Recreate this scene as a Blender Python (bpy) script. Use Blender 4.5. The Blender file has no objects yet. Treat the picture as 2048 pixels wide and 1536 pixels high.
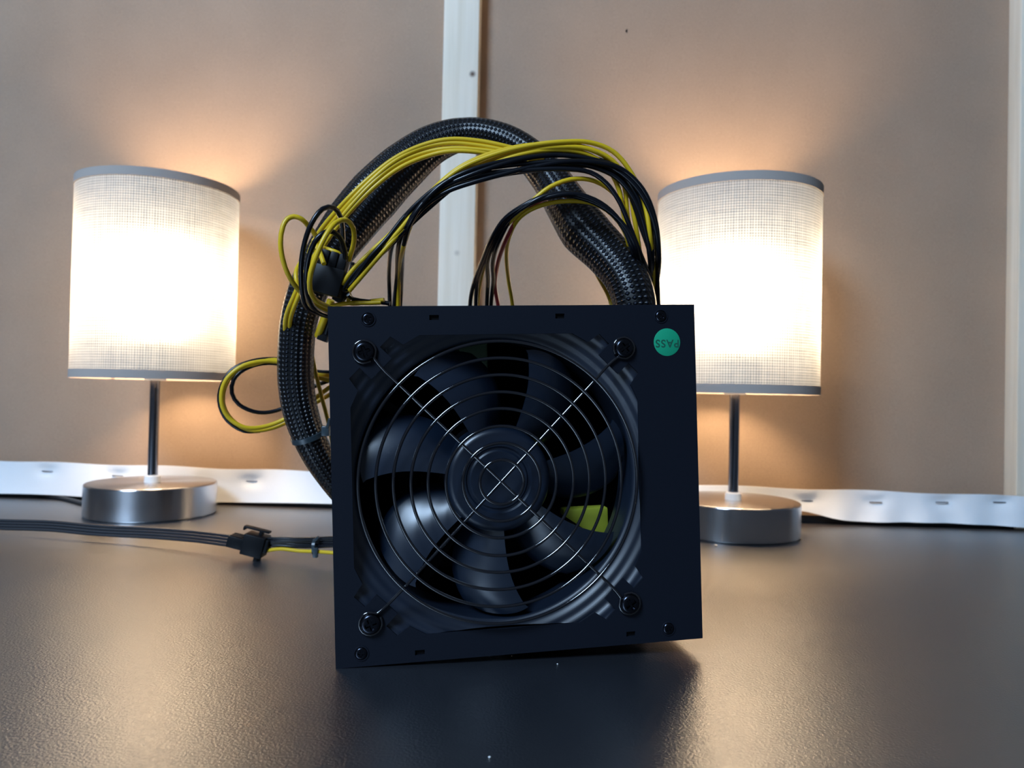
import bpy, bmesh, math, random
from mathutils import Vector, Matrix, Euler
random.seed(7)
S = bpy.context.scene
COL = S.collection
PI = math.pi
R = math.radians

# ---------------------------------------------------------------- camera
FPX = 1480.0
CAM = Vector((0, 0, .1073))
roll, pitch = R(1.2), R(.8)
FW = Vector((0, math.cos(pitch), math.sin(pitch)))
U0 = Vector((0, -math.sin(pitch), math.cos(pitch)))
R0 = Vector((1, 0, 0))
RT = R0*math.cos(roll) + U0*math.sin(roll)
UP = U0*math.cos(roll) - R0*math.sin(roll)
cd = bpy.data.cameras.new('camera')
cd.sensor_width = 36; cd.lens = FPX/2048*36; cd.clip_start = .01; cd.clip_end = 50
cd.dof.use_dof = True; cd.dof.focus_distance = .300; cd.dof.aperture_fstop = 17
co = bpy.data.objects.new('camera', cd); COL.objects.link(co)
co.matrix_world = Matrix.Translation(CAM) @ Matrix((RT, UP, -FW)).transposed().to_4x4()
S.camera = co

# ---------------------------------------------------------------- world, daylight window, exposure
wd = bpy.data.worlds.new('world'); S.world = wd; wd.use_nodes = True
bg = wd.node_tree.nodes['Background']
bg.inputs[0].default_value = (.55, .66, .85, 1); bg.inputs[1].default_value = .09
al = bpy.data.lights.new('window_daylight', 'AREA'); al.shape = 'RECTANGLE'; al.size = .5; al.size_y = .6
al.energy = 40; al.color = (.52, .73, 1.0)
ao = bpy.data.objects.new('window_daylight', al); COL.objects.link(ao)
ao.location = (-.80, -.75, 1.25)
ao.rotation_euler = (Vector((.0, .45, .1))-ao.location).to_track_quat('-Z', 'Y').to_euler()
S.view_settings.view_transform = 'Standard'; S.view_settings.look = 'None'
S.view_settings.gamma = 1; S.view_settings.exposure = 0; S.view_settings.use_curve_mapping = False

# ---------------------------------------------------------------- helpers
def P(px, py, d):                       # picture point at a depth in mm -> place in the room
    d *= .001
    return CAM + FW*d + RT*((px-1024)/FPX*d) - UP*((py-768)/FPX*d)
def ray(px, py): return (FW + RT*((px-1024)/FPX) - UP*((py-768)/FPX))
def ground(px, py, z=0):
    r = ray(px, py); return CAM + r*((z-CAM.z)/r.z)
def mat(name, col, rough=.5, metal=0, spec=.5, nodes=None):
    m = bpy.data.materials.new(name); m.use_nodes = True
    b = m.node_tree.nodes['Principled BSDF']
    b.inputs['Base Color'].default_value = (*col, 1); b.inputs['Roughness'].default_value = rough
    b.inputs['Metallic'].default_value = metal; b.inputs['Specular IOR Level'].default_value = spec
    if nodes: nodes(m.node_tree, b)
    return m
def N(t, typ, **k):
    n = t.nodes.new(typ)
    for a, v in k.items():
        if a.startswith('i_'):
            key = a[2:]; n.inputs[int(key) if key.isdigit() else key].default_value = v
        else: setattr(n, a, v)
    return n
def noise(t, scale, detail=3, vec=None, rough=.5):
    n = N(t, 'ShaderNodeTexNoise'); n.inputs['Scale'].default_value = scale; n.inputs['Detail'].default_value = detail
    n.inputs['Roughness'].default_value = rough
    if vec is None: vec = N(t, 'ShaderNodeTexCoord').outputs['Object']
    t.links.new(vec, n.inputs['Vector']); return n.outputs['Fac']
def math_(t, op, a, b=None):
    n = N(t, 'ShaderNodeMath', operation=op)
    for i, v in enumerate((a, b)):
        if v is None: continue
        if isinstance(v, (int, float)): n.inputs[i].default_value = v
        else: t.links.new(v, n.inputs[i])
    return n.outputs[0]
def ramp(t, fac, stops):
    n = N(t, 'ShaderNodeValToRGB'); e = n.color_ramp.elements
    while len(e) < len(stops): e.new(.5)
    for q, (p, c) in zip(e, stops): q.position = p; q.color = (*c, 1)
    t.links.new(fac, n.inputs[0]); return n.outputs[0]
def bump(t, b, h, strength=.3, dist=.0005):
    n = N(t, 'ShaderNodeBump'); n.inputs['Strength'].default_value = strength; n.inputs['Distance'].default_value = dist
    t.links.new(h, n.inputs['Height']); t.links.new(n.outputs[0], b.inputs['Normal'])
def grain(scale, strength, dist):
    return lambda t, b: bump(t, b, noise(t, scale), strength, dist)

def build(name, bm, m, parent=None, smooth=True, world=True, angle=35):
    me = bpy.data.meshes.new(name)
    bmesh.ops.recalc_face_normals(bm, faces=bm.faces)
    if parent is not None and world: bm.transform(WM[parent.name].inverted())
    bm.to_mesh(me); bm.free()
    me.materials.append(m)
    if smooth:
        me.polygons.foreach_set('use_smooth', [True]*len(me.polygons))
        me.set_sharp_from_angle(angle=R(angle))
    o = bpy.data.objects.new(name, me); COL.objects.link(o)
    if parent is not None: o.parent = parent
    WM[o.name] = WM[parent.name].copy() if parent is not None else Matrix.Identity(4)
    return o
WM = {}
def thing(name, label, cat, M=Matrix.Identity(4), group=None):
    o = bpy.data.objects.new(name, None); COL.objects.link(o); o.matrix_world = M; o.empty_display_size = .02
    WM[o.name] = M.copy(); tag(o, label, cat, group); return o
def tag(o, label=None, cat=None, group=None, kind=None):
    if label: o['label'] = label
    if cat: o['category'] = cat
    if group: o['group'] = group
    if kind: o['kind'] = kind
    return o
def box(bm, c, s, M=None, bev=0):
    r = bmesh.ops.create_cube(bm, size=1)['verts']
    bmesh.ops.scale(bm, vec=s, verts=r)
    if bev:
        es = list({e for v in r for e in v.link_edges})
        q = bmesh.ops.bevel(bm, geom=es, offset=bev, segments=2, affect='EDGES', profile=.5)
        r = list({v for v in q['verts']} | {v for v in r if v.is_valid})
    T = Matrix.Translation(c)
    bmesh.ops.transform(bm, matrix=(M @ T) if M is not None else T, verts=r)
    return bm
def lathe(bm, prof, n=64, M=None, closed=False, a0=0, uv=False):
    rings = []
    for r, z in prof:
        if r < 1e-7: rings.append([bm.verts.new((0, 0, z))])
        else: rings.append([bm.verts.new((r*math.cos(2*PI*k/n), r*math.sin(2*PI*k/n), z)) for k in range(n)])
    allv = [v for q in rings for v in q]
    seq = list(zip(rings, rings[1:])) + ([(rings[-1], rings[0])] if closed else [])
    for a, b in seq:
        for k in range(n):
            k2 = (k+1) % n
            if len(a) == 1 and len(b) == 1: continue
            if len(a) == 1: bm.faces.new((a[0], b[k], b[k2]))
            elif len(b) == 1: bm.faces.new((a[k], a[k2], b[0]))
            else: bm.faces.new((a[k], a[k2], b[k2], b[k]))
    if M is not None: bmesh.ops.transform(bm, matrix=M, verts=allv)
    return bm
def spline(pts, step):
    """centripetal Catmull-Rom through (Vector, radius) pairs"""
    out = []
    n = len(pts)
    V = [p[0] for p in pts]
    V2 = [V[0]*2-V[1]] + V + [V[-1]*2-V[-2]]
    for i in range(n-1):
        p0, p1, p2, p3 = V2[i:i+4]
        t0 = 0; t1 = t0+max((p1-p0).length, 1e-6)**.5; t2 = t1+max((p2-p1).length, 1e-6)**.5; t3 = t2+max((p3-p2).length, 1e-6)**.5
        k = max(2, int((p2-p1).length/step))
        for j in range(k):
            f = j/k; t = t1+(t2-t1)*f
            A1 = p0*((t1-t)/(t1-t0))+p1*((t-t0)/(t1-t0)); A2 = p1*((t2-t)/(t2-t1))+p2*((t-t1)/(t2-t1)); A3 = p2*((t3-t)/(t3-t2))+p3*((t-t2)/(t3-t2))
            B1 = A1*((t2-t)/(t2-t0))+A2*((t-t0)/(t2-t0)); B2 = A2*((t3-t)/(t3-t1))+A3*((t-t1)/(t3-t1))
            out.append((B1*((t2-t)/(t2-t1))+B2*((t-t1)/(t2-t1)), pts[i][1]*(1-f)+pts[i+1][1]*f))
    out.append(pts[-1]); return out
def tube(bm, pts, n=10, step=.003, lobes=0, amp=0, twist=0, flat=1, uv=False):
    C = spline(pts, step); tang = []
    for i in range(len(C)):
        a = C[max(i-1, 0)][0]; b = C[min(i+1, len(C)-1)][0]; tang.append((b-a).normalized())
    ref = Vector((0, 1, 0)); nrm = (ref - tang[0]*ref.dot(tang[0])).normalized()
    rings = []; L = 0; Ls = []
    uvl = bm.loops.layers.uv.verify() if uv else None
    for i, (c, r) in enumerate(C):
        if i: L += (c-C[i-1][0]).length
        Ls.append(L)
        nrm = (nrm - tang[i]*nrm.dot(tang[i])).normalized(); bi = tang[i].cross(nrm)
        ring = []
        for k in range(n):
            a = 2*PI*k/n; rr = r*(1+amp*abs(math.cos(lobes*a/2+twist*L))) if lobes else r
            ring.append(bm.verts.new(c + nrm*(math.cos(a)*rr) + bi*(math.sin(a)*rr*flat)))
        rings.append(ring)
    for i in range(len(rings)-1):
        for k in range(n):
            k2 = (k+1) % n
            f = bm.faces.new((rings[i][k], rings[i][k2], rings[i+1][k2], rings[i+1][k]))
            if uv:
                for l, (u, v) in zip(f.loops, ((k/n, Ls[i]), ((k+1)/n, Ls[i]), ((k+1)/n, Ls[i+1]), (k/n, Ls[i+1]))): l[uvl].uv = (u, v*1000)
    bm.faces.new(rings[0][::-1]); bm.faces.new(rings[-1])
    return bm
def fill_extrude(bm, loops, M, depth):
    """flat plate with holes: loops of (x,z); front at y=0, back at y=depth; M to place"""
    es = []; vs = []
    for lp in loops:
        v = [bm.verts.new((x, 0, z)) for x, z in lp]; vs += v
        es += [bm.edges.new((v[i], v[(i+1) % len(v)])) for i in range(len(v))]
    g = bmesh.ops.triangle_fill(bm, use_beauty=True, use_dissolve=False, edges=es)
    fs = [f for f in g['geom'] if isinstance(f, bmesh.types.BMFace)]
    r = bmesh.ops.extrude_face_region(bm, geom=fs)
    nv = [q for q in r['geom'] if isinstance(q, bmesh.types.BMVert)]
    bmesh.ops.translate(bm, vec=(0, depth, 0), verts=nv)
    bmesh.ops.transform(bm, matrix=M, verts=list(set(vs+nv)))
    return bm

# ---------------------------------------------------------------- materials
def hardboard(t, b):
    tc = N(t, 'ShaderNodeTexCoord').outputs['Object']
    f = math_(t, 'ADD', math_(t, 'MULTIPLY', noise(t, 900, 3, tc), .5), math_(t, 'MULTIPLY', noise(t, 9, 3, tc), .5))
    t.links.new(ramp(t, f, [(.3, (.285, .205, .150)), (.7, (.385, .278, .203))]), b.inputs['Base Color'])
    bump(t, b, noise(t, 1600, 2, tc), .12, .0002)
M_board = mat('brown_hardboard', (.46, .36, .25), .75, spec=.2, nodes=hardboard)
def wood(t, b):
    tc = N(t, 'ShaderNodeTexCoord').outputs['Object']
    mp = N(t, 'ShaderNodeMapping'); mp.inputs['Scale'].default_value = (60, 60, 2.2); t.links.new(tc, mp.inputs[0])
    f = noise(t, 2.0, 4, mp.outputs[0])
    c = ramp(t, f, [(.3, (.70, .62, .50)), (.7, (.84, .78, .68))])
    knots = None
    for p, rad in ((KNOT, .0024), (KNOT2, .0022)):
        d = N(t, 'ShaderNodeVectorMath', operation='DISTANCE'); t.links.new(tc, d.inputs[0]); d.inputs[1].default_value = p
        k = N(t, 'ShaderNodeMapRange'); k.inputs[1].default_value = rad*.4; k.inputs[2].default_value = rad*1.6; k.inputs[3].default_value = 1; k.inputs[4].default_value = 0
        t.links.new(d.outputs['Value'], k.inputs[0])
        knots = k.outputs[0] if knots is None else math_(t, 'MAXIMUM', knots, math_(t, 'MULTIPLY', k.outputs[0], .3))
    mx = N(t, 'ShaderNodeMix', data_type='RGBA'); t.links.new(knots, mx.inputs[0]); t.links.new(c, mx.inputs[6]); mx.inputs[7].default_value = (.12, .08, .06, 1)
    t.links.new(mx.outputs[2], b.inputs['Base Color'])
    bump(t, b, f, .1, .0003)
def desk_n(t, b):
    b.inputs['IOR'].default_value = 2.3
    tc = N(t, 'ShaderNodeTexCoord').outputs['Object']
    g = noise(t, 1000, 2, tc)
    bump(t, b, g, .7, .00022)
    r = N(t, 'ShaderNodeMapRange'); t.links.new(noise(t, 14, 4, tc), r.inputs[0]); r.inputs[3].default_value = .31; r.inputs[4].default_value = .38
    t.links.new(r.outputs[0], b.inputs['Roughness'])
M_desk = mat('black_textured_laminate', (.003, .005, .010), .38, spec=1.0, nodes=desk_n)
M_case = mat('black_powder_coat', (.006, .0082, .0145), .55, spec=.16, nodes=grain(2600, .25, .0001))
M_inside = mat('dark_steel_inside', (.004, .004, .005), .7, spec=.1)
M_fan = mat('black_glossy_plastic', (.006, .013, .028), .33, spec=.9)
M_frame = mat('black_fan_frame_plastic', (.006, .012, .026), .42, spec=1.0)
M_wire = mat('black_lacquered_wire', (.004, .005, .008), .08, spec=1.0, nodes=lambda t, b: setattr(b.inputs['IOR'], 'default_value', 1.7))
M_screw = mat('black_oxide_screw', (.045, .05, .065), .22, metal=1)
M_green = mat('green_sticker_paper', (.008, .33, .17), .5, spec=.3)
M_ink = mat('dark_green_ink', (.004, .09, .055), .6)
M_yel = mat('yellow_wire_insulation', (.68, .44, .012), .36, spec=.4)
M_blk = mat('black_wire_insulation', (.004, .005, .008), .27, spec=.4)
M_red = mat('red_wire_insulation', (.42, .03, .035), .4)
M_plastic = mat('black_connector_plastic', (.004, .0045, .006), .45, spec=.2)
M_tape = mat('yellow_transformer_tape', (.60, .66, .06), .45)
M_pcb = mat('green_circuit_board', (.12, .18, .10), .5)
M_tie = mat('translucent_grey_zip_tie', (.03, .045, .055), .25)
M_strip = mat('white_vinyl_strip', (.80, .83, .86), .5, spec=.3, nodes=grain(700, .2, .0004))
M_staple = mat('steel_staple', (.35, .36, .4), .4, metal=1)
def brushed(t, b):
    tc = N(t, 'ShaderNodeTexCoord').outputs['Object']
    mp = N(t, 'ShaderNodeMapping'); mp.inputs['Scale'].default_value = (1, 1, 40); t.links.new(tc, mp.inputs[0])
    bump(t, b, noise(t, 60, 4, mp.outputs[0]), .05, .0001)
    b.inputs['Anisotropic'].default_value = .85; b.inputs['Anisotropic Rotation'].default_value = .25
M_nickel = mat('brushed_nickel', (.56, .57, .60), .24, metal=1, nodes=brushed)
M_pole = mat('polished_dark_nickel', (.30, .31, .35), .16, metal=1)
M_collar = mat('white_plastic_collar', (.8, .8, .78), .5)
M_cord = mat('black_cord_rubber', (.010, .010, .012), .45)
M_crumb = mat('white_dust_crumb', (.8, .8, .8), .6)
M_floor = mat('grey_floor', (.22, .20, .18), .6, nodes=grain(40, .2, .002))
def braid(t, b):
    uv = N(t, 'ShaderNodeTexCoord').outputs['UV']
    sp = N(t, 'ShaderNodeSeparateXYZ'); t.links.new(uv, sp.inputs[0])
    u = math_(t, 'MULTIPLY', sp.outputs[0], 2*PI*11); v = math_(t, 'MULTIPLY', sp.outputs[1], 2*PI/4.4)
    a = math_(t, 'SINE', math_(t, 'ADD', u, v)); c = math_(t, 'SINE', math_(t, 'SUBTRACT', u, v))
    h = math_(t, 'MULTIPLY', a, c)
    h2 = math_(t, 'MAXIMUM', h, 0)
    t.links.new(ramp(t, h2, [(.3, (.0025, .003, .004)), (.85, (.016, .020, .032))]), b.inputs['Base Color'])
    bump(t, b, h2, .9, .0009)
M_sleeve = mat('black_braided_sleeve', (.012, .014, .02), .32, spec=.4, nodes=braid)
def shade_mat(name, T, D, weave=.35, gaps=0):
    m = bpy.data.materials.new(name); m.use_nodes = True; t = m.node_tree; t.nodes.clear()
    uv = N(t, 'ShaderNodeTexCoord').outputs['UV']
    sp = N(t, 'ShaderNodeSeparateXYZ'); t.links.new(uv, sp.inputs[0])
    u = math_(t, 'SINE', math_(t, 'MULTIPLY', sp.outputs[0], 2*PI*205)); v = math_(t, 'SINE', math_(t, 'MULTIPLY', sp.outputs[1], 2*PI/2.0))
    w = math_(t, 'MULTIPLY', math_(t, 'ADD', u, v), .25)
    mp = N(t, 'ShaderNodeMapping'); mp.inputs['Scale'].default_value = (14, .55, 1); t.links.new(uv, mp.inputs[0])
    mp2 = N(t, 'ShaderNodeMapping'); mp2.inputs['Scale'].default_value = (260, .02, 1); t.links.new(uv, mp2.inputs[0])
    nz = math_(t, 'ADD', noise(t, 1.0, 3, mp.outputs[0]), noise(t, 1.0, 2, mp2.outputs[0]))
    w = math_(t, 'ADD', math_(t, 'ADD', w, math_(t, 'MULTIPLY', nz, .5)), .5)       # about 1, threads +-
    w = math_(t, 'ADD', math_(t, 'MULTIPLY', math_(t, 'SUBTRACT', w, 1), weave), 1)
    cm = N(t, 'ShaderNodeVectorMath', operation='SCALE'); cm.inputs[0].default_value = T; t.links.new(w, cm.inputs['Scale'])
    tr = N(t, 'ShaderNodeBsdfTranslucent'); t.links.new(cm.outputs[0], tr.inputs[0])
    df = N(t, 'ShaderNodeBsdfDiffuse'); df.inputs[0].default_value = (*D, 1)
    ad = N(t, 'ShaderNodeAddShader'); t.links.new(tr.outputs[0], ad.inputs[0]); t.links.new(df.outputs[0], ad.inputs[1])
    out = N(t, 'ShaderNodeOutputMaterial')
    if gaps:        # light that passes forward through the open weave, spread a little by the threads
        tp = N(t, 'ShaderNodeBsdfRefraction'); gv = N(t, 'ShaderNodeVectorMath', operation='SCALE'); gv.inputs[0].default_value = (gaps, gaps, gaps); t.links.new(w, gv.inputs['Scale']); t.links.new(gv.outputs[0], tp.inputs['Color'])
        tp.inputs['Roughness'].default_value = .8; tp.inputs['IOR'].default_value = 1.4
        a2 = N(t, 'ShaderNodeAddShader'); t.links.new(ad.outputs[0], a2.inputs[0]); t.links.new(tp.outputs[0], a2.inputs[1]); ad = a2
    t.links.new(ad.outputs[0], out.inputs[0])
    return m
M_shade = shade_mat('cream_linen_shade', (.034, .045, .060), (.25, .25, .25), 1.6, .12)
M_band = shade_mat('grey_linen_trim', (.016, .016, .016), (.42, .365, .33), .3)
mb = bpy.data.materials.new('lit_bulb_glass'); mb.use_nodes = True; mb.node_tree.nodes.clear()
em = N(mb.node_tree, 'ShaderNodeEmission'); em.inputs[0].default_value = (1, .70, .41, 1); em.inputs[1].default_value = 150
mb.node_tree.links.new(em.outputs[0], N(mb.node_tree, 'ShaderNodeOutputMaterial').inputs[0])

# ---------------------------------------------------------------- the setting
A = ground(500, 1010); B = ground(1900, 1055)
wu = (B-A).normalized(); wn = Vector((wu.y, -wu.x, 0))
if wn.y > 0: wn = -wn
def W(s, o, z): return A + wu*s + wn*o + Vector((0, 0, z))
WMt = Matrix.Translation(A) @ Matrix((wu, -wn, Vector((0, 0, 1)))).transposed().to_4x4()   # local x along wall, y away, z up
def on_wall(px, py, off=0):
    r = ray(px, py); t = ((A+wn*off-CAM).dot(wn))/r.dot(wn); q = CAM+r*t
    return (q-A).dot(wu), q.z
SD = .019
KNOT = W(*[on_wall(945, 148)[0], 0, on_wall(945, 148)[1]]); KNOT2 = W(*[on_wall(914, 506)[0], 0, on_wall(914, 506)[1]])
M_wood = mat('pale_pine', (.78, .72, .6), .6, spec=.3, nodes=wood)
DX0, DX1 = -1.05, 1.0
bm = bmesh.new()
# floor below the desk
box(bm, (0, 0, -.75), (5, 5, .02)); tag(build('floor', bm, M_floor, smooth=False), kind='structure')
bm = bmesh.new(); box(bm, (0, SD+.003, .2), (3.0, .006, 1.9), WMt); tag(build('wall_back', bm, M_board, smooth=False), kind='structure')
wall = bpy.data.objects['wall_back']
bm = bmesh.new(); s, z = on_wall(1255, 62, -SD); lathe(bm, [(0, .0), (.0018, .0), (.0022, -.0008), (0, -.001)], 12, Matrix.Translation(W(s, -SD, z)) @ Matrix.Rotation(R(90), 4, 'X'))
build('nail_head', bm, M_screw, wall)
s0 = on_wall(888, 0)[0]; s1 = on_wall(959, 0)[0]
s0 = (s0 + on_wall(880, 400)[0])/2; s1 = (s1+on_wall(951, 400)[0])/2
bm = bmesh.new(); box(bm, ((s0+s1)/2, SD/2, .40), (s1-s0, SD, .80), WMt, .0008); tag(build('trim_1', bm, M_wood), kind='structure')
s2 = (on_wall(2043, 300)[0]+on_wall(2031, 900)[0])/2
bm = bmesh.new(); box(bm, (s2+.017, SD/2, .40), (.034, SD, .80), WMt, .0008); tag(build('trim_2', bm, M_wood), kind='structure')
# stapled white strip along the foot of the wall
stap = [(97, 942), (237, 951), (505, 962), (1612, 1001), (1750, 1004), (1882, 1004), (1997, 1004)]
ss = [on_wall(x, y, .002) for x, y in stap]
def lift(s):
    a = on_wall(1605, 1000)[0]; return .0032 + .010*math.exp(-((s-a+.012)/.034)**2) + .0012*math.sin(s*23)
bm = bmesh.new(); nx, nz = 760, 14; g = []
for i in range(nx+1):
    s = -.90 + 2.20*i/nx; zt = .0345-.006*(s+.2) + .0006*math.sin(s*60); zb = lift(s); row = []
    for j in range(nz+1):
        z = zb+(zt-zb)*j/nz
        o = .004 + .0012*math.sin(s*38+z*60) + .0025*(1-j/nz)**2
        for q, (a, h) in enumerate(ss):
            d2 = ((s-a)/.010)**2 + ((z-h-.001)/.006)**2
            o -= .0028*math.exp(-d2)
            o += .0014*math.exp(-((s-a)/.006)**2-((z-h-.006)/.004)**2)*(1 if q > 2 else .5)
        if s > .25: o += .0012*math.sin(s*170)*(.5+.5*math.cos(z*90))
        row.append(bm.verts.new(W(s, o, z)))
    g.append(row)
fs = [bm.faces.new((g[i][j], g[i+1][j], g[i+1][j+1], g[i][j+1])) for i in range(nx) for j in range(nz)]
r_ = bmesh.ops.extrude_face_region(bm, geom=fs)
bmesh.ops.translate(bm, vec=-wn*.0012, verts=[v for v in r_['geom'] if isinstance(v, bmesh.types.BMVert)])
strip = tag(build('baseboard_back', bm, M_strip, angle=60), kind='structure')
for s, z in ss:
    bm = bmesh.new(); c = WMt.inverted() @ W(s, .0035, z)
    box(bm, (c.x, c.y, c.z), (.0105, .001, .0009), WMt, .0002)
    build('staple', bm, M_staple, strip)

# ---------------------------------------------------------------- desk
desk = thing('desk', 'wide black desk with a finely textured top under the lamps and the box', 'desk', Matrix.Translation((0, .3, -.74)))
bm = bmesh.new()
v = [Vector((DX0, -.22, 0)), Vector((DX1, -.22, 0)), W(DX1-A.x+.02, .001, 0), W(DX0-A.x, .001, 0)]
v[2].x = DX1; v[3].x = DX0
va = [bm.verts.new(q) for q in v]; f = bm.faces.new(va)
r_ = bmesh.ops.extrude_face_region(bm, geom=[f]); bmesh.ops.translate(bm, vec=(0, 0, -.025), verts=[q for q in r_['geom'] if isinstance(q, bmesh.types.BMVert)])
build('desktop', bm, M_desk, desk, smooth=False)
for x in (DX0+.04, DX1-.04):
    bm = bmesh.new(); box(bm, (x, .2, -.3825), (.025, .6, .715)); build('side_panel', bm, M_desk, desk, smooth=False)

bm = bmesh.new(); box(bm, (.2, .0045, -.009), (2.2, .003, .030), WMt); build('gap_shade_strip', bm, M_cord, wall, smooth=False)  # added dark strip standing in for the shade in the gap under the baseboard
# ---------------------------------------------------------------- table lamps
def lamp(c, label, R_b, R_s, zs0, zs1, zb, tilt=0):
    M = Matrix.Translation(c)
    t = thing('table_lamp', label, 'lamp', M, 'two matching table lamps')
    bm = bmesh.new(); h = .0266
    lathe(bm, [(0, 0), (R_b-.002, 0), (R_b-.0015, .0012), (R_b, .0014), (R_b, h-.0012), (R_b-.0004, h-.0004), (R_b-.0012, h), (.006, h), (0, h)], 128, M); build('base', bm, M_nickel, t, angle=20)
    bm = bmesh.new(); lathe(bm, [(0, h), (.0065, h), (.0062, h+.005), (.0045, h+.006), (0, h+.006)], 32, M); build('collar', bm, M_collar, t)
    bm = bmesh.new(); lathe(bm, [(0, h+.005), (.0040, h+.005), (.0040, zs0+.004), (0, zs0+.004)], 32, M); build('pole', bm, M_pole, t, angle=60)
    bm = bmesh.new(); lathe(bm, [(0, zs0-.001), (.0085, zs0-.001), (.0085, zs0+.0006), (.0135, zs0+.002), (.0135, zs0+.040), (0, zs0+.040)], 32, M)
    sk = build('bulb_socket', bm, M_collar, t)
    bm = bmesh.new(); rb = .021; zc = zb
    prof = [(0, zs0+.040), (.012, zs0+.040)] + [(rb*math.sin(a), zc-rb*math.cos(a)) for a in [R(40+14*k) for k in range(10)]] + [(0, zc+rb)]
    lathe(bm, prof, 24, M); build('bulb', bm, mb, t)
    def cyl(z0, z1, r, th, name, m, par):
        bm = bmesh.new(); uvl = bm.loops.layers.uv.verify(); n = 128; k_ = max(2, int((z1-z0)/.02)+1)
        for rr, flip in ((r, 1), (r-th, 0)) if th else ((r, 1),):
            rg = [[bm.verts.new(M @ Vector((rr*math.cos(2*PI*k/n), rr*math.sin(2*PI*k/n), z0+(z1-z0)*i/k_))) for k in range(n)] for i in range(k_+1)]
            for i in range(k_):
                for k in range(n):
                    f = bm.faces.new((rg[i][k], rg[i][(k+1) % n], rg[i+1][(k+1) % n], rg[i+1][k]))
                    for l, (uu, vv) in zip(f.loops, ((k, i), (k+1, i), (k+1, i+1), (k, i+1))): l[uvl].uv = (uu/n, (z0+(z1-z0)*vv/k_)*1000)
            if flip and th: first = rg
            elif th:
                for q in (0, k_):
                    for k in range(n): bm.faces.new((first[q][k], first[q][(k+1) % n], rg[q][(k+1) % n], rg[q][k]))
        return build(name, bm, m, par)
    sh = cyl(zs0, zs1, R_s, 0, 'lamp_shade', M_shade, t)
    cyl(zs0-.0003, zs0+.0066, R_s+.0005, .0008, 'trim_band', M_band, sh)
    cyl(zs1-.0066, zs1+.0003, R_s+.0005, .0008, 'trim_band', M_band, sh)
    # wire spider that carries the shade
    bm = bmesh.new()
    for k in range(3):
        a = 2*PI*k/3+.5
        tube(bm, [(M @ Vector((.012*math.cos(a), .012*math.sin(a), zs0+.004)), .0012), (M @ Vector(((R_s-.001)*math.cos(a), (R_s-.001)*math.sin(a), zs0+.004)), .0012)], 8, .02)
    build('shade_spider', bm, M_pole, sh)
    return t
def base_at(px, d):
    # place on the table at picture column px, depth d
    lo, hi = 700, 1500
    for _ in range(60):
        m = (lo+hi)/2
        if P(px, m, d).z > 0: lo = m
        else: hi = m
    return P(px, lo, d)
cl = base_at(303, 628); cr = base_at(1465, 595)
cl.z = 0; cr.z = 0
La = lamp(cl, 'lit table lamp on the left, behind the cable loops, its whole nickel base in view', .0515, .0635, .1138, .2765, .205)
Lb = lamp(cr, 'lit table lamp on the right, partly hidden behind the black box', .0515, .0635, .1118, .2730, .198)
for lp_, pts in ((La, [(175, 1012, 655), (120, 1000, 690), (40, 997, 712), (-120, 990, 745)]), (Lb, [(1570, 1040, 640), (1620, 1045, 660), (1700, 1050, 668), (1860, 1056, 662), (2120, 1062, 650)])):
    bm = bmesh.new(); q = []
    for px, py, d in pts:
        p = base_at(px, d); q.append((Vector((p.x, p.y, .0019)), .0018))
    tube(bm, q, 10, .006); build('power_cord', bm, M_cord, lp_)

# ---------------------------------------------------------------- power supply
ea, eb, ec = R(9.358), 0, R(-2.604)
PM = Matrix.Translation(Vector((.00818, .29931, CAM.z-.10392))) @ Matrix.Rotation(ea, 4, 'Z') @ Matrix.Rotation(eb, 4, 'X') @ Matrix.Rotation(ec, 4, 'Y')
PM = PM @ Matrix.Translation((-.075, 0, 0)) @ Matrix.Scale(.001, 4)      # local millimetres from the lower left front corner
PMr = PM @ Matrix.Scale(1000, 4)
psu = thing('power_supply', 'black computer power supply box with a wire fan guard and arching cables on top', 'power supply', PMr)
FX, FZ = 66.1, 69.5
def circ(cx, cz, r, n=24): return [(cx+r*math.cos(2*PI*k/n), cz+r*math.sin(2*PI*k/n)) for k in range(n)]
q = [(31, 59), (37.5, 55.3), (42.4, 58.6), (46.5, 54.5), (42.0, 50.0), (50.0, 42.0), (54.5, 46.5), (58.6, 42.4), (55.3, 37.5), (58.3, 31)]
hole = [(FX+a, FZ-b) for a, b in q] + [(FX+a, FZ+b) for a, b in q[::-1]] + [(FX-a, FZ+b) for a, b in q] + [(FX-a, FZ-b) for a, b in q[::-1]]
slots = [[(cx-1.9, cz-1), (cx+1.9, cz-1), (cx+1.9, cz+1), (cx-1.9, cz+1)] for cx, cz in ((41, 135.4), (92.1, 135.6), (32.4, 3.6), (118.8, 4.2))]
bm = bmesh.new(); fill_extrude(bm, [[(0, 0), (150, 0), (150, 140), (0, 140)], hole] + slots, PM, 1.0)
build('fan_cover_plate', bm, M_case, psu, angle=20)
for sl in slots:
    bm = bmesh.new(); cx = sum(a for a, _ in sl)/4; cz = sum(b for _, b in sl)/4
    box(bm, (cx, 1.3, cz), (3.8, .5, 2.0), PM); build('slot_tongue', bm, M_inside, psu, smooth=False)
# U shaped shell: four sides and back
bm = bmesh.new()
for c, s in (((.5, 43.5, 70), (1, 85, 140)), ((149.5, 43.5, 70), (1, 85, 140)), ((75, 43.5, 139.5), (148, 85, 1)), ((75, 43.5, .5), (148, 85, 1)), ((75, 85.5, 70), (148, 1, 138))):
    box(bm, c, s, PM)
build('casing', bm, M_case, psu, smooth=False)
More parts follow.
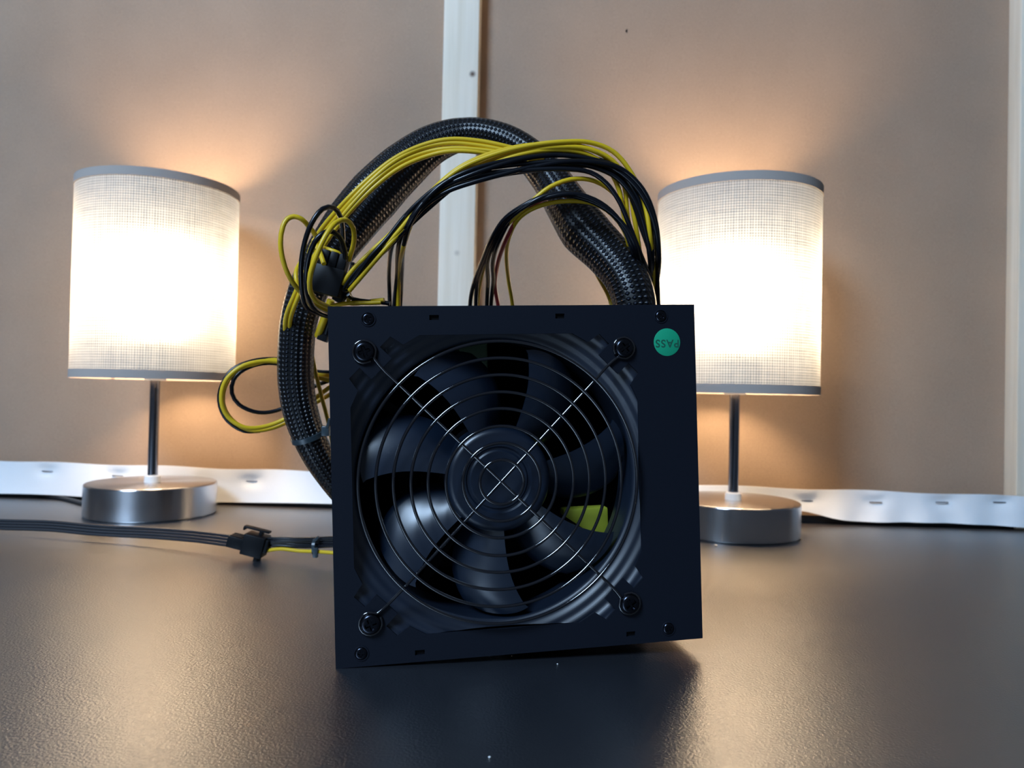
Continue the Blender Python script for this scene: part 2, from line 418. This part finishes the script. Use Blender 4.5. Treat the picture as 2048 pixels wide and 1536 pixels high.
# socket and switch on the underside carry the raised end
bm = bmesh.new(); box(bm, (100, 52, -2.0), (48, 26, 4.0), PM, .8); build('mains_socket', bm, M_plastic, psu)
bm = bmesh.new(); box(bm, (133, 52, -2.4), (13, 18, 4.8), PM, .8); build('rocker_switch', bm, M_plastic, psu)
# inside
bm = bmesh.new(); box(bm, (75, 83, 70), (146, 2, 136), PM); build('circuit_board', bm, M_inside, psu, smooth=False)
bm = bmesh.new(); box(bm, (109.5, 36, 43), (21, 8, 17), PM, 1.0); tr = build('transformer', bm, M_tape, psu); tag(tr, 'transformer wrapped in yellow tape seen between the fan blades')
bm = bmesh.new(); box(bm, (60, 56, 121), (13, 46, 14), PM, 1); build('filter_coil', bm, M_pcb, psu)
for x0, z0, w_, h_ in ((30, 60, 8, 60), (84, 96, 40, 6), (48, 30, 50, 5)):
    bm = bmesh.new(); box(bm, (x0, 60, z0), (w_, 44, h_), PM, .6); build('heatsink', bm, M_inside, psu)
# fan frame: ridged funnel and bore
FMt = PM @ Matrix.Translation((FX, 0, FZ)) @ Matrix.Rotation(R(90), 4, 'X') @ Matrix.Scale(-1, 4, (0, 0, 1))   # lathe z -> local +y (depth)
prof = []
for k in range(0, 25):
    u = k/24; r = 73-15.2*u; y = 1.3+6.5*u**1.25 + .24*math.sin(u*2*PI*4.0)
    prof.append((r, y))
prof += [(57.6, 9.5), (57.6, 27), (59, 27), (75, 27), (75, 1.3)]
bm = bmesh.new(); lathe(bm, prof, 160, FMt, closed=True)
# clip to the 120 mm square body
for nx_, nz_ in ((1, 0), (-1, 0), (0, 1), (0, -1)):
    co_ = PM @ Vector((FX+60*nx_, 0, FZ+60*nz_)); no_ = (PM.to_3x3() @ Vector((nx_, 0, nz_))).normalized()
    bmesh.ops.bisect_plane(bm, geom=bm.verts[:]+bm.edges[:]+bm.faces[:], plane_co=co_, plane_no=no_, clear_outer=True)
build('fan_frame', bm, M_frame, psu, angle=50)
# motor bracket struts behind blades
bm = bmesh.new()
for a in (35, 125, 215, 305):
    box(bm, (40, 25, 0), (38, 2, 4), PM @ Matrix.Translation((FX, 0, FZ)) @ Matrix.Rotation(R(a), 4, 'Y'))
lathe(bm, [(0, 24), (23, 24), (23, 27), (0, 27)], 48, FMt); build('motor_bracket', bm, M_inside, psu, smooth=False)
# rotor
bm = bmesh.new()
lathe(bm, [(0, 5.0), (4, 5.0), (4.6, 4.7), (11.5, 4.6), (12.2, 5.2), (13, 5.2), (13.7, 4.5), (18.6, 4.4), (19.6, 4.7), (20.8, 5.6), (21.6, 7.2), (21.8, 9), (21.8, 22), (0, 22)], 96, FMt)
hub = build('fan_hub', bm, M_fan, psu, angle=40)
for k in range(7):
    base = 275+360/7*k; bm = bmesh.new(); nr, na = 12, 10; g = []
    for i in range(nr+1):
        s = i/nr; r = 21.4+(56.0-21.4)*s
        lead = base+7*s**1.3 - 2*math.sin(PI*s); trail = base-39+21*s**1.4 - 3*math.sin(PI*s)
        row = []
        for j in range(na+1):
            w_ = j/na; th = R(lead+(trail-lead)*w_)
            y = 7.0+ (13.0-2.5*s)*w_ + 2.6*math.sin(PI*w_)*(-1)**1
            rr = r
            if i == nr: rr = r-1.6*abs(2*w_-1)**3
            row.append(bm.verts.new((FX+rr*math.cos(th), y, FZ+rr*math.sin(th))))
        g.append(row)
    fs = [bm.faces.new((g[i][j], g[i+1][j], g[i+1][j+1], g[i][j+1])) for i in range(nr) for j in range(na)]
    r_ = bmesh.ops.extrude_face_region(bm, geom=fs)
    bmesh.ops.translate(bm, vec=(0, 1.1, 0), verts=[v for v in r_['geom'] if isinstance(v, bmesh.types.BMVert)])
    bm.transform(PM); build('fan_blade', bm, M_fan, psu, angle=50)
# wire guard
guard = bpy.data.objects.new('fan_guard', None)
bm = bmesh.new()
def arm(a, sx, sz):
    """wire from the centre out to the eyelet round one screw"""
    d = Vector((sx-FX, 0, sz-FZ)); L = d.length; d.normalize(); c = Vector((FX, 0, FZ)); t = Vector((d.z, 0, -d.x))
    pts = [c+d*0+Vector((0, -1.6, 0)), c+d*30+Vector((0, -1.6, 0)), c+d*56.5+Vector((0, -1.6, 0)), c+d*60+Vector((0, -1.1, 0)), c+d*63.5+Vector((0, -.65, 0)), c+d*(L-5.2)+Vector((0, -.65, 0))+t*.6]
    r = 4.4
    for k in range(9):
        an = PI*.93-k*PI*1.86/8
        pts.append(c+d*L+d*(r*math.cos(an))*1+t*(r*math.sin(an))+Vector((0, -.65, 0)))
    return [(PM @ p, .00062) for p in pts]
BIG = ((13.6, 122.2), (118.6, 122.1), (13.7, 16.6), (118.4, 17.0))
for k, (sx, sz) in enumerate(BIG): tube(bm, arm(k, sx, sz), 10, .002)
guard = build('fan_guard', bm, M_wire, psu, angle=80); tag(guard, 'shiny wire fan guard of crossed spokes and concentric rings')
for k, r in enumerate((8.8, 15.5, 22.2, 29.2, 35.8, 42.6, 49.3, 56.0)):
    bm = bmesh.new(); n, mn = 160, 10
    M_ = PM @ Matrix.Translation((FX, -2.85, FZ))
    g = [[bm.verts.new(M_ @ Vector(((r+.66*math.cos(2*PI*j/mn))*math.cos(2*PI*i/n), .66*math.sin(2*PI*j/mn), (r+.66*math.cos(2*PI*j/mn))*math.sin(2*PI*i/n)))) for j in range(mn)] for i in range(n)]
    for i in range(n):
        for j in range(mn): bm.faces.new((g[i][j], g[(i+1) % n][j], g[(i+1) % n][(j+1) % mn], g[i][(j+1) % mn]))
    build('guard_ring', bm, M_wire, guard, angle=80)
def screw(x, z, r, h, spin, seat):
    bm = bmesh.new(); M_ = PM @ Matrix.Translation((x, seat, z)) @ Matrix.Rotation(R(90), 4, 'X') @ Matrix.Rotation(spin, 4, 'Z')
    # head as a grid disc with a cross recess
    nr, na = 14, 48; rings = []
    for i in range(nr+1):
        rr = r*i/nr; ring = []
        for k in range(na if i else 1):
            a = 2*PI*k/na; X = rr*math.cos(a); Y = rr*math.sin(a)
            zz = h*(1-(i/nr)**8)+.12
            m_ = min(abs(X), abs(Y)); M2 = max(abs(X), abs(Y))
            if M2 < r*.52 and m_ < r*.15: zz -= h*.75
            ring.append(bm.verts.new((X, Y, zz)))
        rings.append(ring)
    for i in range(nr):
        for k in range(na):
            k2 = (k+1) % na
            if i == 0: bm.faces.new((rings[0][0], rings[1][k], rings[1][k2]))
            else: bm.faces.new((rings[i][k], rings[i+1][k], rings[i+1][k2], rings[i][k2]))
    low = [bm.verts.new((v_.co.x, v_.co.y, -.3)) for v_ in rings[-1]]
    for k in range(na): bm.faces.new((rings[-1][k], low[k], low[(k+1) % na], rings[-1][(k+1) % na]))
    bm.transform(M_); build('screw', bm, M_screw, psu, angle=30)
for k, (sx, sz) in enumerate(BIG): screw(sx, sz, 4.1, 1.5, (.3, .6, .35, .5)[k], -.9)
for k, (sx, sz) in enumerate(((15.3, 135.0), (135.2, 135.2), (9.8, 5.1), (135.1, 5.2))):
    screw(sx, sz, 2.3, .5, .4+k*.5, -.05)
    bm = bmesh.new(); lathe(bm, [(2.45, .1), (2.5, -.28), (2.9, -.28), (3.05, .1)], 40, PM @ Matrix.Translation((sx, 0, sz)) @ Matrix.Rotation(R(90), 4, 'X') @ Matrix.Scale(-1, 4, (0, 0, 1)), closed=True); build('screw_collar', bm, M_case, psu, angle=50)
# PASS sticker
bm = bmesh.new(); lathe(bm, [(0, -.14), (5.6, -.14), (5.75, -.08), (5.8, .05), (0, .05)], 64, PM @ Matrix.Translation((137.6, 0, 124.3)) @ Matrix.Rotation(R(90), 4, 'X') @ Matrix.Scale(-1, 4, (0, 0, 1)))
stk = build('sticker', bm, M_green, psu); tag(stk, 'round green sticker printed PASS upside down')
cu = bpy.data.curves.new('sticker_text', 'FONT'); cu.body = 'PASS'; cu.size = 4.5; cu.align_x = 'CENTER'; cu.align_y = 'CENTER'; cu.extrude = .02; cu.space_character = 1.15; cu.offset = .075
to = bpy.data.objects.new('tmp', cu); COL.objects.link(to); bpy.context.view_layer.update()
me = bpy.data.meshes.new_from_object(to.evaluated_get(bpy.context.evaluated_depsgraph_get())); bpy.data.objects.remove(to)
bm = bmesh.new(); bm.from_mesh(me); bpy.data.meshes.remove(me)
bm.transform(PM @ Matrix.Translation((137.7, -.17, 123.9)) @ Matrix.Rotation(R(90), 4, 'X') @ Matrix.Rotation(R(180-1), 4, 'Z'))
build('printed_word', bm, M_ink, stk, smooth=False)

# ---------------------------------------------------------------- cables of the power supply
def wire(pts, m, r=1.1, name=None, par=None, off=0, wob=0, ph=0, n=10):
    """pts: (picture x, picture y, depth mm); off: sideways shift in picture px, wob: slow weaving of that shift"""
    out = []; pts = [(x, y, d + (min(y, 580)-500)/80*20 if x > 1225 and y > 500 else d) for x, y, d in pts]; k = len(pts)
    for i, (x, y, d) in enumerate(pts):
        x0, y0, _ = pts[max(i-1, 0)]; x1, y1, _ = pts[min(i+1, k-1)]
        tx, ty = x1-x0, y1-y0; l = math.hypot(tx, ty) or 1
        o = off + wob*math.sin(ph+i*1.1)
        out.append((P(x - ty/l*o, y + tx/l*o, d + wob*.25*math.cos(ph+i*1.1)), r*.001))
    bm = bmesh.new(); tube(bm, out, n, .0025)
    nm = name or {'yellow_wire_insulation': 'yellow_wire', 'black_wire_insulation': 'black_wire', 'red_wire_insulation': 'red_wire'}[m.name]
    return build(nm, bm, m, par or psu, angle=80)
# the thick sleeved cable: (x, y, depth, half width px)
SL = [(1272, 652, 346, 42), (1268, 600, 347, 43), (1250, 552, 351, 44), (1213, 506, 357, 46), (1170, 462, 363, 50), (1134, 410, 370, 43), (1098, 355, 377, 37), (1048, 302, 383, 32), (990, 274, 387, 31), (930, 268, 390, 31),
      (868, 288, 392, 38), (805, 335, 392, 47), (748, 392, 390, 52), (695, 455, 388, 50), (650, 520, 386, 44), (617, 580, 384, 39), (598, 640, 383, 36), (592, 700, 384, 35), (592, 765, 386, 35), (603, 830, 389, 34), (628, 895, 394, 31), (662, 950, 402, 29), (705, 1000, 412, 28), (770, 1050, 424, 28), (840, 1095, 434, 26), (900, 1112, 444, 24)]
bm = bmesh.new(); tube(bm, [(P(x, y, d), w/FPX*d*.001*.97) for x, y, d, w in SL], 72, .0016, lobes=12, amp=.045, twist=22, uv=True)
sleeve = build('braided_cable', bm, M_sleeve, psu, angle=80); tag(sleeve, 'thick cable in a black braided sleeve')
# zip ties round the sleeve
def tie(i, t_, wmm, name='zip_tie'):
    (x0, y0, d0, w0), (x1, y1, d1, w1) = SL[i], SL[i+1]
    a = P(x0, y0, d0); b = P(x1, y1, d1); c = a.lerp(b, t_); ax = (b-a).normalized(); r = (w0*(1-t_)+w1*t_)/FPX*d0*.001*1.03
    M_ = Matrix.Translation(c) @ ax.to_track_quat('Z', 'Y').to_matrix().to_4x4()
    bm = bmesh.new(); lathe(bm, [(r, -wmm/2000), (r+.0011, -wmm/2000), (r+.0011, wmm/2000), (r, wmm/2000)], 40, M_, closed=True)
    p = P(652, 862, 374); box(bm, (0, 0, 0), (.004, .004, .005), Matrix.Translation(p), .0005)
    tube(bm, [(p, .0011), (P(657, 850, 372), .0010), (P(659, 838, 370), .0008)], 8, .002)
    build(name, bm, M_tie, psu)
tie(19, .62, 2.6)

Y1 = [(1236, 650, 356), (1232, 600, 362), (1205, 545, 382), (1165, 470, 394), (1135, 390, 396), (1108, 342, 386), (1068, 316, 366), (1020, 304, 362), (960, 293, 362), (900, 290, 362), (850, 300, 362), (795, 324, 360), (745, 362, 358), (695, 412, 358), (648, 470, 360), (612, 528, 362), (584, 590, 362), (568, 645, 364), (566, 700, 370), (578, 760, 392), (600, 820, 412)]
Y1a = Y1[:16] + [(584, 590, 364), (568, 640, 372), (572, 690, 382), (590, 740, 386)]
Y1b = Y1[:14] + [(648, 470, 366), (628, 512, 378), (612, 560, 384), (604, 610, 384)]
for o, w_, ph, q_ in ((-12, 1, 0, Y1a), (-5, 2, 1.5, Y1a), (3, 2, 3, Y1b), (10, 1.5, 4.2, Y1b)): wire(q_, M_yel, 1.12, off=o, wob=w_, ph=ph)
# yellow strand that shows at the sleeve's right flank low on the left
wire([(612, 640, 398), (630, 740, 402), (645, 800, 404), (658, 850, 408), (668, 900, 412), (690, 960, 420)], M_yel, 1.1)
YB = [(1286, 650, 348), (1284, 590, 350), (1272, 500, 352), (1258, 430, 350), (1248, 372, 347), (1220, 326, 344), (1172, 300, 341), (1110, 293, 340), (1045, 300, 340), (980, 318, 340), (925, 342, 340), (878, 376, 340), (840, 414, 340), (795, 462, 341), (750, 508, 342), (712, 548, 343), (690, 574, 344)]
for o, w_, ph in ((-9, 3, .3), (0, 4, 2.0), (7, 3, 4.0)): wire(YB, M_yel, 1.12, off=o, wob=w_, ph=ph)
wire([(1296, 650, 346), (1306, 560, 346), (1300, 470, 346), (1288, 405, 346), (1262, 345, 344), (1226, 303, 342), (1180, 285, 340), (1120, 284, 338), (1055, 292, 338), (985, 310, 338), (920, 338, 338), (872, 376, 338), (830, 432, 339), (808, 490, 350), (798, 560, 385), (796, 650, 398)], M_yel, 1.12)
BB = [(1300, 650, 348), (1304, 580, 348), (1306, 510, 348), (1296, 440, 346), (1276, 385, 344), (1240, 345, 342), (1190, 326, 340), (1130, 320, 339), (1065, 326, 338), (1000, 338, 337), (940, 352, 336), (890, 372, 336), (850, 402, 337), (818, 440, 339)]
TD = [(800, 485, 350), (791, 540, 378), (788, 590, 394), (787, 660, 400)]
TC = [(785, 482, 341), (742, 522, 342), (708, 560, 344), (690, 580, 345)]
for o, w_, ph, t_ in ((-10, 4, 0, TD), (-4, 5, 1.6, TD), (3, 5, 3.1, TC), (10, 4, 4.6, TD), (6, 6, 5.5, TC)):
    wire(BB+t_, M_blk, 1.12, off=o, wob=w_, ph=ph)
wire([(1310, 650, 345), (1309, 580, 345), (1296, 545, 345), (1278, 501, 344), (1260, 454, 342), (1238, 402, 340), (1212, 366, 339), (1181, 345, 338), (1130, 338, 337), (1060, 340, 337), (980, 346, 337), (910, 362, 337), (860, 392, 337), (822, 436, 339), (800, 480, 350), (793, 560, 385), (784, 660, 400)], M_blk, 1.12)
wire([(1312, 650, 350), (1310, 560, 350), (1298, 500, 350), (1284, 460, 349), (1268, 410, 348), (1244, 360, 346), (1200, 335, 344), (1140, 332, 342), (1070, 340, 341), (1000, 350, 340), (930, 364, 340), (870, 398, 340), (828, 440, 342), (790, 482, 343), (745, 524, 344), (705, 565, 346)], M_blk, 1.12)
wire([(1318, 650, 352), (1313, 520, 352), (1310, 450, 350), (1290, 400, 348), (1255, 352, 346), (1205, 322, 344), (1140, 308, 342), (1075, 312, 341), (1010, 330, 340), (950, 345, 340)] + TC, M_blk, 1.12)
# shorter bundle: four black, two yellow, one red
for k, (o, w_, ph, xe) in enumerate(((-9, 2, .2, 948), (-3, 3, 2, 955), (4, 3, 3.6, 970), (9, 2, 5, 976))):
    wire([(1278+k*4, 650, 342), (1276, 570, 342), (1264, 495, 341), (1240, 448, 340), (1200, 412, 338), (1150, 393, 337), (1100, 393, 337), (1060, 408, 338), (1026, 436, 342), (1000, 474, 350)], M_blk, 1.1, off=o, wob=w_, ph=ph) if 0 else \
    wire([(1278+k*5, 650, 342), (1276+k*3, 570, 342), (1264, 495-k*3, 341), (1240, 448-k*3, 340), (1200, 414-k*4, 338), (1150, 397-k*5, 337), (1100, 396-k*3, 337), (1060, 413-k*5, 338), (1016+k*3, 440-k*4, 344), (988+k*3, 476, 354), (968+k*4, 520, 370), (xe+6-k, 562, 386), (xe, 600, 396), (xe-1, 660, 402)], M_blk, 1.1, off=(k-1.5)*-3.5, wob=2.5, ph=ph)
wire([(1268, 650, 346), (1262, 560, 346), (1252, 470, 345), (1225, 430, 343), (1190, 408, 341), (1150, 402, 340), (1100, 406, 340), (1060, 420, 341), (1035, 440, 346), (1018, 475, 356), (1013, 510, 370), (1017, 560, 388), (1025, 610, 398), (1028, 660, 402)], M_yel, 1.05)
wire([(1262, 650, 350), (1262, 560, 352), (1266, 500, 352), (1256, 440, 350), (1240, 402, 347), (1212, 374, 344), (1178, 359, 341), (1140, 359, 339), (1100, 374, 338), (1076, 392, 338), (1050, 416, 340), (1016, 448, 348), (986, 492, 362), (966, 540, 382), (956, 600, 400), (955, 660, 406)], M_yel, 1.05)
wire([(1283, 650, 345), (1279, 560, 345), (1263, 490, 344), (1238, 443, 343), (1198, 408, 341), (1150, 392, 340), (1100, 394, 340), (1062, 412, 342), (1036, 437, 346), (1013, 478, 356), (996, 525, 374), (990, 572, 390), (997, 615, 398), (1002, 660, 402)], M_red, 1.05)

# loose loops and plug on the left
wire([(648, 520, 348), (633, 474, 342), (615, 450, 338), (603, 438, 335), (588, 433, 334), (575, 438, 333), (566, 453, 332), (561, 486, 332), (567, 524, 334), (581, 558, 338), (602, 585, 344), (625, 606, 352), (660, 622, 362)], M_yel, 1.15)
wire([(690, 640, 372), (640, 628, 358), (612, 612, 346), (602, 557, 336), (607, 495, 330), (623, 447, 328), (645, 418, 330), (667, 415, 336), (681, 434, 342), (686, 478, 348), (684, 515, 350)], M_blk, 1.15)
wire([(700, 636, 370), (650, 628, 356), (622, 608, 342), (612, 560, 330), (619, 509, 324), (635, 476, 322), (656, 462, 324), (676, 470, 330), (688, 494, 338), (691, 522, 344)], M_blk, 1.15)
wire([(698, 520, 346), (708, 483, 338), (706, 455, 332), (692, 440, 326), (671, 446, 320), (650, 474, 316), (633, 511, 315), (621, 547, 316), (620, 578, 320), (631, 600, 328), (656, 613, 338), (700, 625, 350)], M_yel, 1.15)
wire([(640, 500, 356), (650, 497, 348), (662, 501, 346), (676, 506, 346), (684, 516, 348)], M_yel, 1.1)
wire([(628, 480, 352), (640, 505, 334), (648, 528, 330)], M_yel, 1.1)
wire([(604, 520, 360), (592, 545, 352), (594, 566, 350), (604, 590, 352), (622, 612, 358)], M_yel, 1.1)
wire([(690, 575, 344), (700, 592, 352), (696, 606, 358), (716, 607, 356), (745, 602, 352), (768, 600, 350)], M_yel, 1.05)
wire([(662, 612, 350), (700, 606, 350), (735, 606, 350), (762, 605, 350)], M_yel, 1.05)
wire([(695, 588, 345), (706, 598, 350), (735, 603, 352), (765, 605, 352), (780, 607, 352)], M_blk, 1.05)
def plug(c, ang, pitch_mm, nx, nz, length, latch=1, par=psu, name='plug', tilt=0):
    """square-pin plug housing: nx by nz cells, wires enter at the far end; axis local z"""
    M_ = Matrix.Translation(c) @ Matrix.Rotation(tilt, 4, 'Z') @ Matrix.Rotation(ang, 4, 'Y') @ Matrix.Scale(.001, 4)
    bm = bmesh.new(); w = nx*pitch_mm+1; h = nz*pitch_mm+1
    box(bm, (0, 0, -length*.18), (w, h, length*.64), M_, .4)
    for i in range(nx):
        for j in range(nz):
            box(bm, ((i-(nx-1)/2)*pitch_mm, (j-(nz-1)/2)*pitch_mm, length*.3), (pitch_mm-.5, pitch_mm-.5, length*.4), M_, .35)
    o = build(name, bm, M_plastic, par)
    if latch:
        bm = bmesh.new(); box(bm, (w/2+1.4, 0, length*.02), (1.0, 4.4, length*.72), M_, .3); box(bm, (w/2+.5, 0, -length*.05), (1.6, 3.6, 2.4), M_, .3); box(bm, (w/2+2.1, 0, length*.36), (1.4, 4.4, 1.2), M_, .3)
        build('latch', bm, M_plastic, o)
    return o, M_
plug(P(663, 548, 346), R(14), 4.2, 3, 2, 20, par=psu)
plug(P(935, 1116, 450), R(95), 4.2, 2, 4, 22, latch=0, par=psu)
plug(P(684, 588, 352), R(32), 4.0, 1, 1, 9, latch=0, par=psu)
# plug end and yellow lead hanging between the sleeve and the box
wire([(662, 600, 372), (652, 628, 374), (643, 652, 376), (636, 672, 380)], M_yel, 1.9)
wire([(668, 606, 374), (660, 640, 376), (652, 668, 378)], M_blk, 1.4)
plug(P(652, 662, 380), R(20), 4.0, 1, 1, 11, latch=0, par=psu)
# big yellow and black loop left of the sleeve
wire([(665, 762, 405), (625, 752, 404), (590, 735, 404), (552, 723, 402), (514, 724, 398), (478, 736, 394), (450, 764, 392), (443, 802, 392), (456, 834, 394), (490, 855, 396), (530, 853, 400), (578, 834, 404), (625, 800, 406), (668, 768, 408)], M_yel, 1.25)
wire([(668, 752, 410), (628, 748, 409), (588, 728, 408), (548, 720, 406), (508, 728, 402), (470, 744, 398), (449, 775, 396), (447, 812, 397), (466, 842, 399), (500, 860, 402), (540, 857, 405), (585, 838, 408), (630, 806, 410), (668, 785, 412)], M_yel, 1.25)
wire([(668, 745, 414), (628, 742, 413), (585, 724, 412), (545, 718, 410), (505, 722, 406), (464, 740, 402), (441, 778, 400), (440, 812, 401), (456, 842, 403), (488, 862, 405), (520, 862, 408)], M_blk, 1.15)
wire([(672, 758, 416), (620, 745, 412), (560, 728, 410), (525, 727, 405), (488, 739, 400), (467, 760, 398), (464, 786, 398), (478, 809, 400), (518, 825, 404), (565, 817, 408), (625, 775, 412), (668, 758, 414)], M_blk, 1.15)

# ---------------------------------------------------------------- flat cable with its plug on the left part of the desk
fc = thing('flat_cable', 'flat black cable lying in front of the left lamp, ending in a latched plug', 'cable', Matrix.Translation(base_at(500, 464)))
bm = bmesh.new(); pts = []
for px, py, d in ((-140, 1043, 540), (0, 1049, 528), (100, 1052, 520), (200, 1061, 510), (300, 1066, 500), (390, 1073, 487), (470, 1083, 468)):
    pts.append((P(px, py, d), .0011))
# a row of four conductors side by side
for k in range(4):
    tube(bm, [(p+Vector((0, (k-1.5)*.0012, (1.5-k)*-.0017)), r) for p, r in pts], 8, .006)
build('ribbon', bm, mat('satin_black_ribbon', (.012, .015, .022), .38, spec=1.0), fc, angle=80)
a0 = R(100)
c0 = P(480, 1084, 466)
M_ = Matrix.Translation(c0) @ Matrix.Rotation(R(13), 4, 'Y') @ Matrix.Scale(.001, 4)
bm = bmesh.new(); box(bm, (0, 0, 0), (13, 11, 7.2), M_, .5)
for k in range(3): box(bm, (-2, (k-1)*3.4, 3.7), (7, 2.4, .7), M_, .2)
build('receptacle', bm, M_plastic, fc)
bm = bmesh.new(); M2 = Matrix.Translation(P(511, 1089, 464)) @ Matrix.Rotation(R(13), 4, 'Y') @ Matrix.Scale(.001, 4)
box(bm, (0, 0, 0), (13.5, 12.5, 13), M2, .6); box(bm, (7.5, 0, 1.5), (3, 10, 8), M2, .5); box(bm, (3.2, 0, -8.0), (2.6, 8, 5.4), M2, .3)
pg = build('plug', bm, M_plastic, fc)
bm = bmesh.new(); box(bm, (-1, 0, 9.6), (16.5, 4.6, 1.4), M2, .4); box(bm, (2.0, 0, 7.6), (2.2, 4.2, 3.2), M2, .3); box(bm, (-8.8, 0, 8.6), (1.2, 4.6, 2.2), M2, .3)
build('latch', bm, M_plastic, pg)
for k, (c, o, w_, ph) in enumerate(((M_blk, -11, 1, 0), (M_blk, -6, 2, 1.2), (M_blk, -2, 2, 2.5), (M_blk, 2, 2, 4), (M_blk, 6, 1, 5))):
    wire([(520, 1088, 464), (550, 1086, 462), (590, 1087, 460), (632, 1087, 456), (672, 1086, 452), (740, 1086, 446), (800, 1088, 440)], c, 1.05, par=fc, off=o*.9, wob=w_, ph=ph)
wire([(530, 1102, 462), (560, 1098, 460), (600, 1102, 457), (632, 1103, 454), (672, 1106, 450), (740, 1110, 446), (800, 1115, 440)], M_yel, 1.15, par=fc)
bm = bmesh.new(); p = P(630, 1093, 456)
lathe(bm, [(.0042, -.0009), (.0051, -.0009), (.0051, .0009), (.0042, .0009)], 32, Matrix.Translation(p) @ Matrix.Rotation(R(90), 4, 'Y'), closed=True)
tube(bm, [(P(631, 1080, 452), .0011), (P(637, 1074, 451), .0008)], 8, .002); box(bm, (0, 0, 0), (.003, .003, .006), Matrix.Translation(P(631, 1105, 452)), .0003)
build('zip_tie', bm, M_tie, fc)

# ---------------------------------------------------------------- crumbs on the desk
for k, (px, py, r, lb) in enumerate(((1432, 1093, .0011, 'white crumb lying on the desk in front of the right lamp base'), (1115, 1329, .0003, 'tiny white speck on the desk just in front of the black box'), (979, 1516, .0004, 'pale bluish speck on the desk near the bottom edge of the view'))):
    bm = bmesh.new(); c = ground(px, py)
    bmesh.ops.create_icosphere(bm, subdivisions=2, radius=r, matrix=Matrix.Translation((c.x, c.y, r*.7)) @ Matrix.Scale(.7, 4, (0, 0, 1)))
    for v_ in bm.verts: v_.co += Vector((random.uniform(-1, 1), random.uniform(-1, 1), 0))*r*.15
    tag(build('crumb', bm, M_crumb), lb, 'crumb')
